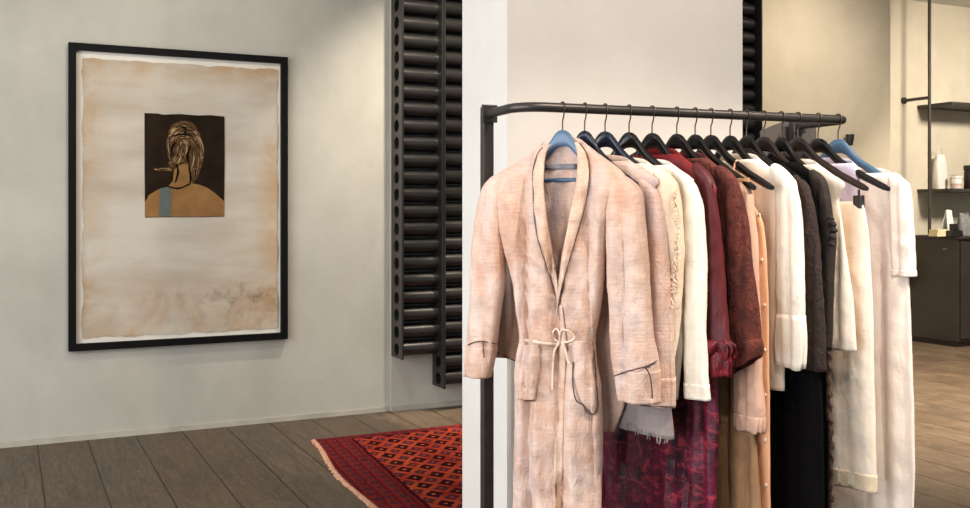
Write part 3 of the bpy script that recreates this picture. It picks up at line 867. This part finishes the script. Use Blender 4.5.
def simple_garment(i, name, label, cat, nk, bodyrows, mb, sleeve=None, ms=None, th=.016, fold=.004, back=.02, far=True, lam=.055, sfold=.004, seed=0, cuffh=0, mc=None, nzb=60, hem=None, shem=None, wmax=.217, dip=.0, bth=None, short=0, bare=False):
    g = garment(i, name, label, cat)
    d = Drape(i, ([] if bare else shoulder_rows(nk, wmax))+bodyrows, th=bth or th, fold=fold, seed=seed, lam=lam)
    bo = d.mesh('body', mb, g, back=back, nz=nzb, hem=hem, dip=dip, z1=d.zz[-1]+short if short else None)
    out = [g, d, bo]
    if sleeve:
        rows = locrows(i, sleeve, th)
        ss = [rows]
        if far: ss.append(mirror(rows))
        for k, r in enumerate(ss):
            e = Drape(i, r, fold=sfold, seed=seed+5+k, lam=.05, ramp=.1)
            so = e.mesh('sleeve', ms or mb, g, nz=54, capt=True, hem=shem)
            cu = None
            if cuffh: cu = band(e, 'cuff', mc or ms or mb, so, cuffh, .03, 8)
            if k == 0: out += [e, so, cu]
    return out

# ---- cream blouse with frayed seams
g3 = simple_garment(2, 'fringed_blouse', 'cream gauze blouse with frayed sleeve edges and a raw grey hem behind the blush robes', 'blouse', .13,
    [(190, -.215, 666), (240, -.2, 664), (300, -.2, 664), (390, -.21, 668), (415, -.2, 671), (437, -.19, 673)], 'cream',
    [(168, 652, 671), (180, 654, 677), (200, 656, 681), (250, 658, 684), (290, 660, 682), (330, 658, 678), (370, 655, 672)], 'cream', seed=21, short=.1)
hemline = g3[1].mesh('raw_hem', 'lilacgrey', g3[2], nz=16, z0=g3[1].zz[-1]+.14, grow=.1, hem=lambda a: -.06*(a-.1))
hemline['label'] = 'grey raw edged hem'
def fringe(d, pts, name, parent, m, n, ln, r=.0011, down=True):
    b = B(); q = smooth_path([d.on(x, y, .001) for x, y in pts], 10)
    for k in range(n):
        c = q[int((len(q)-1)*(k+.5)/n)]+Vector((random.uniform(-.004, .004), random.uniform(-.004, 0), random.uniform(-.004, .004)))
        l = ln*random.uniform(.5, 1.3)
        e = Vector((random.uniform(-.4, .4)*l, random.uniform(-.3, .1)*l, -l)) if down else Vector((l*random.uniform(-.2, .8), -l*.4, random.uniform(-.8, .2)*l))
        b.tube([c, c+e*.55+Vector((random.uniform(-.002, .002), 0, 0)), c+e], [r, r, r*.6], 5)
    return b.out(name, m, parent)
fr1 = fringe(g3[3], [(674, 192), (677, 220), (676, 250), (673, 280), (669, 305)], 'frayed_edge', g3[4], 'cream', 120, .02, .0016, False)
fringe(g3[1], [(626, 421), (640, 428), (656, 434), (671, 440)], 'frayed_hem', g3[2], 'lilacgrey', 20, .016, .001)

# ---- white blouse
g4 = simple_garment(3, 'long_sleeved_blouse', 'white long sleeved blouse with plain cuffs in front of the burgundy dress', 'blouse', .135,
    [(190, -.215, 684), (240, -.2, 686), (300, -.2, 687), (350, -.2, 684), (400, -.18, 677)], 'white',
    [(170, 670, 690), (185, 675, 697), (205, 680, 702), (240, 684, 705), (270, 686, 706), (300, 686, 705), (330, 686, 704), (365, 686, 706), (400, 686, 709)], 'white', seed=31, cuffh=.035)

# ---- burgundy tie dyed dress
g5 = simple_garment(4, 'tie_dyed_dress', 'long burgundy and magenta tie dyed dress with frilled cuffs, left of the rust blouse', 'dress', .085,
    [(180, -.21, 709), (230, -.2, 712), (300, -.205, 714), (370, -.215, 717), (430, -.225, 718), (508, -.235, 716), (640, -.24, 716)], 'tiedye',
    [(163, 691, 705), (180, 698, 714), (220, 700, 719), (260, 700, 722), (317, 700, 726), (346, 700, 730)], 'burgundy', seed=41, fold=.006, nzb=80)
def frill(d, parent, name, m, z, h, amp, n=9, out=.006, K=120):
    v = []; nr = 10
    for r in range(nr):
        t = r/(nr-1); zz = z-h*t
        zc = max(d.zz[-1], min(d.zz[0], zz))
        for j in range(K):
            a = 2*math.pi*j/K; p = d.point(a, zc); p.z = zz
            aL, aR, tt, bc = d.at(zc); cen = Vector(((aL+aR)/2, bc, zz))
            e = (p-cen); l = e.length or 1; e /= l
            w = math.sin(math.pi*min(1, t*1.2)*.5)
            p = p+e*(out*math.sin(math.pi*(.15+.85*t))+amp*w*math.sin(n*a+2*math.sin(a*3)))
            p.z += amp*.8*w*math.sin(n*a*.5+1)
            v.append(p)
    o = mesh_obj(name, v, grid_faces(nr, K, True), m, parent); md = o.modifiers.new('cloth', 'SOLIDIFY'); md.thickness = .0012
    return o
e = g5[3]
frill(e, g5[4], 'frilled_cuff', 'frill', e.zz[-1]+.012, .04, .010, 13, .010)
frill(e, g5[4], 'frilled_cuff', 'frill', e.zz[-1]-.016, .06, .004, 9, .002)

# ---- rust blouse
g6 = simple_garment(5, 'crinkled_blouse', 'rust brown crinkled cotton blouse with turned up cuffs', 'blouse', .1,
    [(185, -.21, 731), (240, -.2, 736), (300, -.2, 737), (345, -.2, 737), (372, -.2, 735)], 'rust',
    [(166, 714, 731), (178, 718, 737), (200, 720, 743), (240, 722, 749), (305, 724, 758), (335, 725, 760), (352, 728, 760)], 'rust', seed=51, th=.018)
e = g6[3]
def roll(d, parent, name, m, zt, hl, hr, grow, K=60):
    """turned-up cuff, lower at its rear side"""
    v = []; nr = 10
    for r in range(nr):
        t = r/(nr-1)
        for j in range(K):
            a = 2*math.pi*j/K; zc = d.zz[-1]; p = d.point(a, max(zc, min(d.zz[0], zt)))
            aL, aR, tt, bc = d.at(zc); u = (p.x-aL)/(aR-aL); u = min(1, max(0, u))
            h = hl+(hr-hl)*u
            cen = Vector(((aL+aR)/2, bc, 0)); q = Vector((p.x-cen.x, p.y-cen.y, 0))
            q *= 1+grow*math.sin(math.pi*(.1+.8*t))
            v.append((cen.x+q.x, cen.y+q.y, zt+.03*(u-.3)-h*t))
    o = mesh_obj(name, v, grid_faces(nr, K, True), m, parent); md = o.modifiers.new('cloth', 'SOLIDIFY'); md.thickness = .002
    return o
roll(e, g6[4], 'turned_cuff', 'rust', e.zz[-1]+.012, .075, .045, .16)

# ---- dusty pink dress
g7 = simple_garment(6, 'gathered_sleeve_dress', 'dusty pink dress with a gathered sleeve cuff, hanging below the rust blouse', 'dress', .195,
    [(200, -.2, 738), (300, -.2, 738), (380, -.21, 742), (440, -.215, 756), (508, -.22, 761), (640, -.225, 764)], 'tan',
    [(180, 734, 750), (250, 738, 757), (330, 738, 760), (380, 736, 761), (410, 734, 764), (424, 737, 763)], 'dusty', seed=61, fold=.007, th=.02, bth=.016, back=0)
e = g7[3]
frill(e, g7[4], 'gathered_cuff', 'dusty', e.zz[-1]+.016, .04, .003, 13, .003)

# ---- peach dress
g8 = simple_garment(7, 'buttoned_slip_dress', 'narrow peach linen slip dress with a buttoned edge below a bare hanger tip', 'dress', .13,
    [('-.2', -.11, .11, .012), ('-.225', -.15, .135), (220, -.17, 763), (250, -.18, 766), (300, -.18, 768), (400, -.19, 769), (508, -.2, 770), (640, -.21, 771)], 'peach', seed=71, bare=True, fold=.003)
for sx in (-1, 1):
    st = [(sx*.098, -.012, -.215), (sx*.1, -.0125, -.16), (sx*.1, -.0115, hz(.1)-.02), (sx*.1, 0, hz(.1)+.004), (sx*.1, .0115, hz(.1)-.02), (sx*.1, .0125, -.16), (sx*.098, .012, -.215)]
    B().tube(smooth_path(st, 5), .0028, 8).out('strap', 'peach', g8[0])
b = B()
for y in (215, 260, 305, 350, 395, 440, 485):
    p = g8[1].on(np.interp(y, (215, 300, 508), (759, 764, 766)), y, .002)
    B().tube([p+Vector((0, .002, 0)), p+Vector((0, -.002, 0))], .004, 10).out('button', 'button', g8[2])

# ---- ivory blouse with ruffled cuff
g9 = simple_garment(8, 'ruffled_blouse', 'ivory satin blouse with a flared ruffle cuff, left of the dark brown dresses', 'blouse', .1,
    [(180, -.21, 783), (240, -.2, 782), (320, -.2, 780), (360, -.2, 784), (391, -.2, 784)], 'ivory',
    [(164, 770, 785), (180, 774, 795), (200, 775, 799), (240, 774, 802), (290, 774, 804), (318, 776, 804)], 'white', seed=81, th=.018)
e = g9[3]
frill(e, g9[4], 'ruffle_cuff', 'white', e.zz[-1]+.006, .135, .004, 6, .005)

# ---- dark dresses
g10 = simple_garment(9, 'crochet_dress', 'long dark brown crochet topped dress right of the ivory blouse', 'dress', .12,
    [(200, -.21, 806), (250, -.2, 812), (340, -.2, 816), (400, -.21, 822), (508, -.22, 824), (640, -.225, 825)], 'black',
    [(175, 790, 804), (187, 795, 809), (210, 799, 814), (257, 801, 819), (300, 803, 823), (335, 804, 825), (372, 806, 826)], 'brown', seed=91)
g11 = simple_garment(10, 'lace_edged_dress', 'black brown gauze dress with a small ruffle and lace edge, beside cream garments', 'dress', .11,
    [(200, -.21, 820), (250, -.2, 824), (340, -.2, 826), (400, -.21, 828), (508, -.22, 831), (640, -.225, 832)], 'black',
    [(170, 808, 822), (180, 811, 826), (200, 814, 831), (240, 815, 835), (300, 816, 833), (350, 816, 831)], 'choc', seed=101)
e = g11[3]
b = B()
for (x, y, r) in ((833, 218, .006), (835, 224, .009), (836, 230, .009), (835, 237, .008), (834, 244, .006)):
    p = e.on(x-2, y, 0)
    b.tube([p+Vector((-.008, -.004, 0)), p+Vector((.003, -.006, .002)), p+Vector((.012, -.004, -.004))], [r*.7, r, r*.5], 8)
b.out('ruffle', 'choc', g11[4])
v = []; n = 120
for k in range(n):
    y = 352+(620-352)*k/(n-1)
    p = g11[1].on(829 if y < 420 else 831, y, .003)
    w = .009+.003*math.sin(k*1.1)+.002*math.sin(k*2.7)
    v += [p+Vector((-.012, -.001, 0)), p+Vector((-.002, -.005, 0)), p+Vector((w, -.003+.003*math.sin(k*.8), 0))]
o = mesh_obj('lace_edge', v, grid_faces(n, 3), 'lace', g11[2]); md = o.modifiers.new('cloth', 'SOLIDIFY'); md.thickness = .0015

# ---- light garments at the end
g12 = simple_garment(11, 'satin_slip', 'short ivory satin slip ending at hip height, right of the black dress', 'slip', .12,
    [(200, -.2, 838), (230, -.19, 843), (260, -.19, 848), (300, -.19, 853), (352, -.19, 856)], 'ivory', seed=111, fold=.006)
g13 = garment(12, 'wide_trousers', 'long cream trousers clipped to a dark brown hanger', 'trousers')
d = Drape(12, [('-.236', -.205, .205, .008), (205, -.205, 864, .01), (230, -.205, 868, .016), (300, -.2, 872, .018), (400, -.2, 874, .018), (478, -.2, 876, .018), (493, -.2, 876, .018)], fold=.007, lam=.09, seed=121)
bo = d.mesh('leg_panels', 'ivory', g13, nz=70)
band(d, 'hem', 'hem', bo, .045, .03, 8)
g14 = simple_garment(13, 'lavender_camisole', 'pale lavender satin camisole on the hanger in front of the last blue one', 'camisole', .11,
    [('-.19', -.14, .135), (230, -.16, .15), (300, -.17, .16), (360, -.17, .16)], 'lavender', seed=131, wmax=.135, fold=.004)
g15 = simple_garment(14, 'short_sleeved_dress', 'long blush white silk dress with short sleeves, last on the rail', 'dress', .155,
    [(186, -.22, 902), (210, -.21, 903), (280, -.21, 909), (350, -.215, 912), (420, -.22, 914), (470, -.22, 915), (508, -.225, 913), (640, -.23, 914)], 'blushwhite',
    [(173, 888, 903), (182, 890, 909), (205, 892, 912), (240, 893, 914), (276, 894, 915)], 'blushwhite', seed=141, th=.02, bth=.017, fold=.007, lam=.08, nzb=80)
b = band(g15[3], 'sleeve_hem', 'blushwhite', g15[4], .014, .06)

# ---- charcoal wrap over the rail's rear return
a0 = Vector((Lb-.012, off*.75, ZB))
wp = rack.matrix_basis
def rackw(p): return Vector((bl.x+p[0]*math.cos(rot_rail)-p[1]*math.sin(rot_rail), bl.y+p[0]*math.sin(rot_rail)+p[1]*math.cos(rot_rail), p[2]))
yy = off+.055
base = rackw((xr_, yy, 0))
wr = empty('felt_wrap', base, 'charcoal felt wrap hung on the rear of the rail behind the dark hangers', 'wrap', None, rot_rail)
def wloc(px, py):
    d_ = ray(px, py); n_ = bn; k = (base-CAM).dot(Vector((n_.x, n_.y, 0)))/d_.dot(Vector((n_.x, n_.y, 0)))
    w = CAM+d_*k; q = w-base; return q.dot(bd), w.z
top = [wloc(760, 131), wloc(770, 126.5), wloc(783, 121.5), wloc(800, 121), wloc(816, 121.5)]
tx, tz = zip(*top)
v = []; nc, nr = 40, 30
for side in (1, -1):
    for r in range(nr):
        for c in range(nc):
            x = tx[0]+(tx[-1]-tx[0])*c/(nc-1); zt = float(np.interp(x, tx, tz)); z = zt-(.62)*(r/(nr-1))
            e_ = min(1, r/3)*(1-abs(2*c/(nc-1)-1)**6)
            v.append((x, side*(.012*e_+.001)+.005*math.sin(x*90)*min(1, r/6), z))
f = grid_faces(nr, nc); f += [tuple(q+nr*nc for q in g_) for g_ in f]
f += [(c, c+1, nr*nc+c+1, nr*nc+c) for c in range(nc-1)]+[(r*nc+c, (r+1)*nc+c, nr*nc+(r+1)*nc+c, nr*nc+r*nc+c) for r in range(nr-1) for c in (0, nc-1)]
f += [((nr-1)*nc+c, (nr-1)*nc+c+1, 2*nr*nc-nc+c+1, 2*nr*nc-nc+c) for c in range(nc-1)]
mesh_obj('cloth', v, f, 'charcoal', wr)

# ------------------------------------------------------------------ wall peg
p = on_y(850, 140, YW-.08)
pg = empty('wall_peg', (p.x, YW-.025, p.z), 'small black tapered peg on the warm plaster wall above the last blue hanger', 'peg')
B().lathe([(.02, -.045), (.026, -.02), (.036, .038), (.034, .045), (.0, .045)], 20, (0, -.055, 0)).out('cup', 'steel', pg)
B().tube([(0, 0, -.02), (0, -.055, -.02)], .009, 10).out('stem', 'steel', pg)

# ------------------------------------------------------------------ counter and shelves on the right
cf = on_z(960, 348, 0.0)
CB = 6.95; ZC = on_y(960, 236.5, cf.y).z
cab = empty('counter_cabinet', (cf.x, CB, 0), 'dark stained counter cabinet standing against the recessed wall', 'cabinet')
dp = CB-cf.y; wd = 1.7
B().box((0, -dp+.02, .05), (wd, 0, ZC-.025), .004).out('carcass', 'cab', cab, False)
B().box((.03, -dp+.05, 0), (wd-.03, -.02, .05)).out('plinth', 'steel', cab, False)
B().box((-.012, -dp-.006, ZC-.025), (wd+.01, 0, ZC), .003).out('worktop', 'cab', cab, False)
for k in range(3):
    B().box((.02+k*.56, -dp, .08), (.02+k*.56+.55, -dp+.0195, ZC-.05), .004).out('door', 'cab', cab, False)
B().box((-.004, -dp+.14, ZC-.13), (.0, -dp+.19, ZC-.115), .001).out('side_plate', 'plate', cab, False)['label'] = 'small pale metal plate'

YP = 6.66
pp = on_y(929.5, 150, YP)
she = empty('wall_shelf_unit', (pp.x, YP, ZC), 'dark steel pole with two shelves above the counter cabinet', 'shelf')
B().tube([(0, 0, .001), (0, 0, CH-ZC-.002)], .016, 14).out('pole', 'shelf', she)
def shel(py): return on_y(950, py, YP).z-ZC
zr = on_y(929, 97.5, YP).z-ZC
B().tube([(0, 0, zr), (0, 6.968-YP, zr)], .016, 12).lathe([(.034, -.012), (.034, .012)], 16, (0, 0, 0)).out('tmp', 'shelf', she)
o = bpy.data.objects['tmp']; bpy.data.objects.remove(o)
B().tube([(0, 0, zr), (0, 6.968-YP, zr)], .016, 12).tube([(0, 6.95-YP, zr), (0, 6.968-YP, zr)], .034, 16).out('wall_arm', 'shelf', she)
SH = []
for py in (101.5, 188.5):
    z = on_y(952, py, 6.565).z-ZC; SH.append(z+ZC)
    B().box((8.232-pp.x, 6.565-YP, z-.03), (1.8, 6.968-YP, z), .003).out('shelf_board', 'shelf', she, False)
zs = SH[1]
def at_shelf(px, y): return on_y(px, 150, y).x
# things on the shelf and the counter
y = 6.88; x = at_shelf(940, y); k = 9.3/F
bg = empty('gift_bag', (x, y, zs), 'pale translucent bag with a loop handle on the lower shelf', 'bag')
v = []
for (w, d_, z) in ((.07, .045, 0), (.076, .048, .06), (.076, .042, .18), (.066, .032, .29), (.05, .018, .35)):
    for j in range(16):
        a = 2*math.pi*j/16; c, s_ = math.cos(a), math.sin(a)
        v.append((w*math.copysign(abs(c)**.5, c)+.004*math.sin(j*3+z*30), d_*math.copysign(abs(s_)**.5, s_), z))
mesh_obj('body', v, grid_faces(5, 16, True)+[tuple(range(16)), tuple(64+j for j in range(16))], 'bag', bg)
B().tube([(.035*math.cos(t), 0, .345+.08*math.sin(t)) for t in [math.pi*q/12 for q in range(13)]], .005, 8).out('handle', 'bag', bg)
x = at_shelf(956, 6.74)
cd = empty('candle_tin', (x, 6.74, zs), 'white candle tin with a pale band on the lower shelf', 'candle')
B().lathe([(.052, 0), (.056, .004), (.056, .1), (.053, .104)], 28).out('tin', 'candle', cd)
B().lathe([(.058, .104), (.06, .107), (.06, .124), (.057, .128)], 28).out('lid', 'candle', cd)
B().lathe([(.0568, .03), (.0568, .055)], 28).out('printed_band', 'candlelabel', cd)
x = at_shelf(971, 6.74)
dk = empty('dark_jar', (x, 6.74, zs), 'dark brown jar cut by the right picture edge on the lower shelf', 'jar')
B().lathe([(.06, 0), (.066, .006), (.066, .17), (.06, .19)], 28).out('jar_body', 'darkpot', dk)
B().lathe([(.068, .19), (.07, .193), (.07, .235), (.066, .24)], 28).out('lid', 'tape', dk)

def ctop(px, y): return on_y(px, 228, y).x
y = 6.62; x = ctop(948, y)
wc = empty('white_card', (x, y, ZC), 'upright white folded card on the counter beside the grey pouch', 'card')
v = []
for (dy, s_) in ((-.03, 1), (0, -1)):
    pass
mesh_obj('card', [(-.055, -.05, 0), (.04, -.05, 0), (.04, -.045, 0), (-.055, -.045, 0), (-.03, -.004, .25), (.045, -.004, .25), (.045, .001, .25), (-.03, .001, .25),
                  (-.055, .045, 0), (.04, .045, 0), (.04, .05, 0), (-.055, .05, 0)],
         [(0, 1, 5, 4), (3, 2, 6, 7), (0, 3, 7, 4), (1, 2, 6, 5), (4, 5, 10, 11), (7, 6, 9, 8), (8, 11, 4, 7), (9, 10, 5, 6), (0, 1, 2, 3), (8, 9, 10, 11)], 'paperwhite', wc, False)
x = ctop(964, 6.6)
po = empty('grey_pouch', (x, 6.6, ZC), 'grey crumpled pouch standing on the counter', 'pouch')
v = []
for (w, d_, z) in ((.06, .035, 0), (.068, .04, .04), (.066, .036, .12), (.06, .024, .18), (.062, .012, .215)):
    for j in range(20):
        a = 2*math.pi*j/20; c, s_ = math.cos(a), math.sin(a)
        v.append((w*math.copysign(abs(c)**.6, c)+.006*math.sin(j*2.3+z*40), d_*math.copysign(abs(s_)**.6, s_)+.004*math.sin(j*1.7), z+.012*math.sin(a*2+1)*(z > .2)))
mesh_obj('pouch_body', v, grid_faces(5, 20, True)+[tuple(range(20)), tuple(80+j for j in range(20))], 'pouch', po)
x = ctop(936.5, 6.52)
for k in range(2):
    o = B().box((-.075+.004*k, -.05, 0), (.075, .05, .032), .002).out('notebook', 'book', smooth=False, loc=(x+.006*k, 6.50, ZC+.0325*k))
    tag(o, ('pale yellow notebook at the bottom of two on the counter', 'pale yellow notebook on top of another on the counter')[k], 'notebook', 'notebooks on the counter')
x = ctop(954, 6.42)
tp = empty('tape_dispenser', (x, 6.42, ZC), 'black stepped tape dispenser on the front of the counter', 'dispenser')
B().box((-.075, -.04, 0), (.075, .04, .055), .006).out('base', 'tape', tp, False)
B().box((-.04, -.025, .055), (.028, .025, .12), .008).out('housing', 'tape', tp, False)

# ------------------------------------------------------------------ light
w = bpy.data.worlds.new('daylight'); S.world = w; w.use_nodes = True
bg_ = w.node_tree.nodes['Background']; bg_.inputs[0].default_value = (.86, .93, 1, 1); bg_.inputs[1].default_value = .5
def area(name, loc, tgt, e, col, sx_, sy_):
    l = bpy.data.lights.new(name, 'AREA'); l.energy = e; l.color = col; l.shape = 'RECTANGLE'; l.size = sx_; l.size_y = sy_
    o = bpy.data.objects.new(name, l); COL.objects.link(o); o.location = loc
    o.rotation_euler = (Vector(tgt)-Vector(loc)).to_track_quat('-Z', 'Y').to_euler(); return o
def spot(name, loc, tgt, e, col=(1, .87, .72), ang=50, blend=.6, r=.04):
    l = bpy.data.lights.new(name, 'SPOT'); l.energy = e; l.color = col; l.spot_size = math.radians(ang); l.spot_blend = blend; l.shadow_soft_size = r
    o = bpy.data.objects.new(name, l); COL.objects.link(o); o.location = loc
    o.rotation_euler = (Vector(tgt)-Vector(loc)).to_track_quat('-Z', 'Y').to_euler(); return o
area('window_daylight', (-2.85, 1.7, 1.7), (0, 1.9, 1.5), 290, (.9, .95, 1), 5.4, 2.7)
spot('spot_robe', (.85, .3, 3.3), (1.3, 2.1, .9), 100, (1, .92, .83), ang=46, blend=.5)
spot('spot_rail', (1.8, .35, 3.3), (1.9, 2.1, .9), 180, (1, .88, .76), ang=46, blend=.5)
spot('spot_column', (1.75, .7, 3.35), (1.85, 2.7, 2.3), 190, (1, .88, .76), ang=80, blend=1)
spot('spot_right', (2.7, .6, 3.3), (2.35, 2.0, .9), 360, (1, .9, .8), ang=46, blend=.5)
spot('spot_behind', (2.95, 4.9, 3.3), (2.72, 5.72, 0), 650, ang=24, blend=.6)
spot('spot_wall', (5.6, 4.3, 3.3), (5.6, 5.9, 1.9), 150, ang=100, blend=1)
spot('spot_shelf', (8.0, 4.2, 3.3), (8.8, 6.9, 1.5), 800, (1, .9, .78), ang=100, blend=1, r=.35)
spot('spot_floor', (5.6, 3.3, 3.3), (5.8, 4.0, 0), 1900, (1, .84, .66), ang=90, blend=1)
spot('spot_counter', (7.2, 4.6, 3.3), (7.2, 5.4, 0), 450, (1, .84, .66), ang=80, blend=1)  # unseen lamp, added to brighten the floor in front of the counter
spot('spot_left', (-.2, 3.6, 3.3), (-.1, 4.9, 0), 20, ang=70, blend=1)
spot('spot_print', (.9, 3.9, 3.3), (.9, 5.95, 1.5), 85, (1, .92, .8), ang=95, blend=1)
spot('spot_radiator', (2.35, 4.9, 3.35), (2.6, 5.8, 1.2), 340, (1, .9, .76), ang=80, blend=1)

cam = bpy.data.cameras.new('camera'); co = bpy.data.objects.new('camera', cam); COL.objects.link(co)
co.location = CAM; co.rotation_euler = (math.pi/2, 0, -TH)
cam.sensor_width = 36; cam.lens = F/970*36; cam.shift_y = -(254-HY)/970; cam.clip_start = .05
S.camera = co
vs = S.view_settings
vs.view_transform = 'Standard'; vs.look = 'None'; vs.gamma = 1; vs.exposure = 0; vs.use_curve_mapping = False
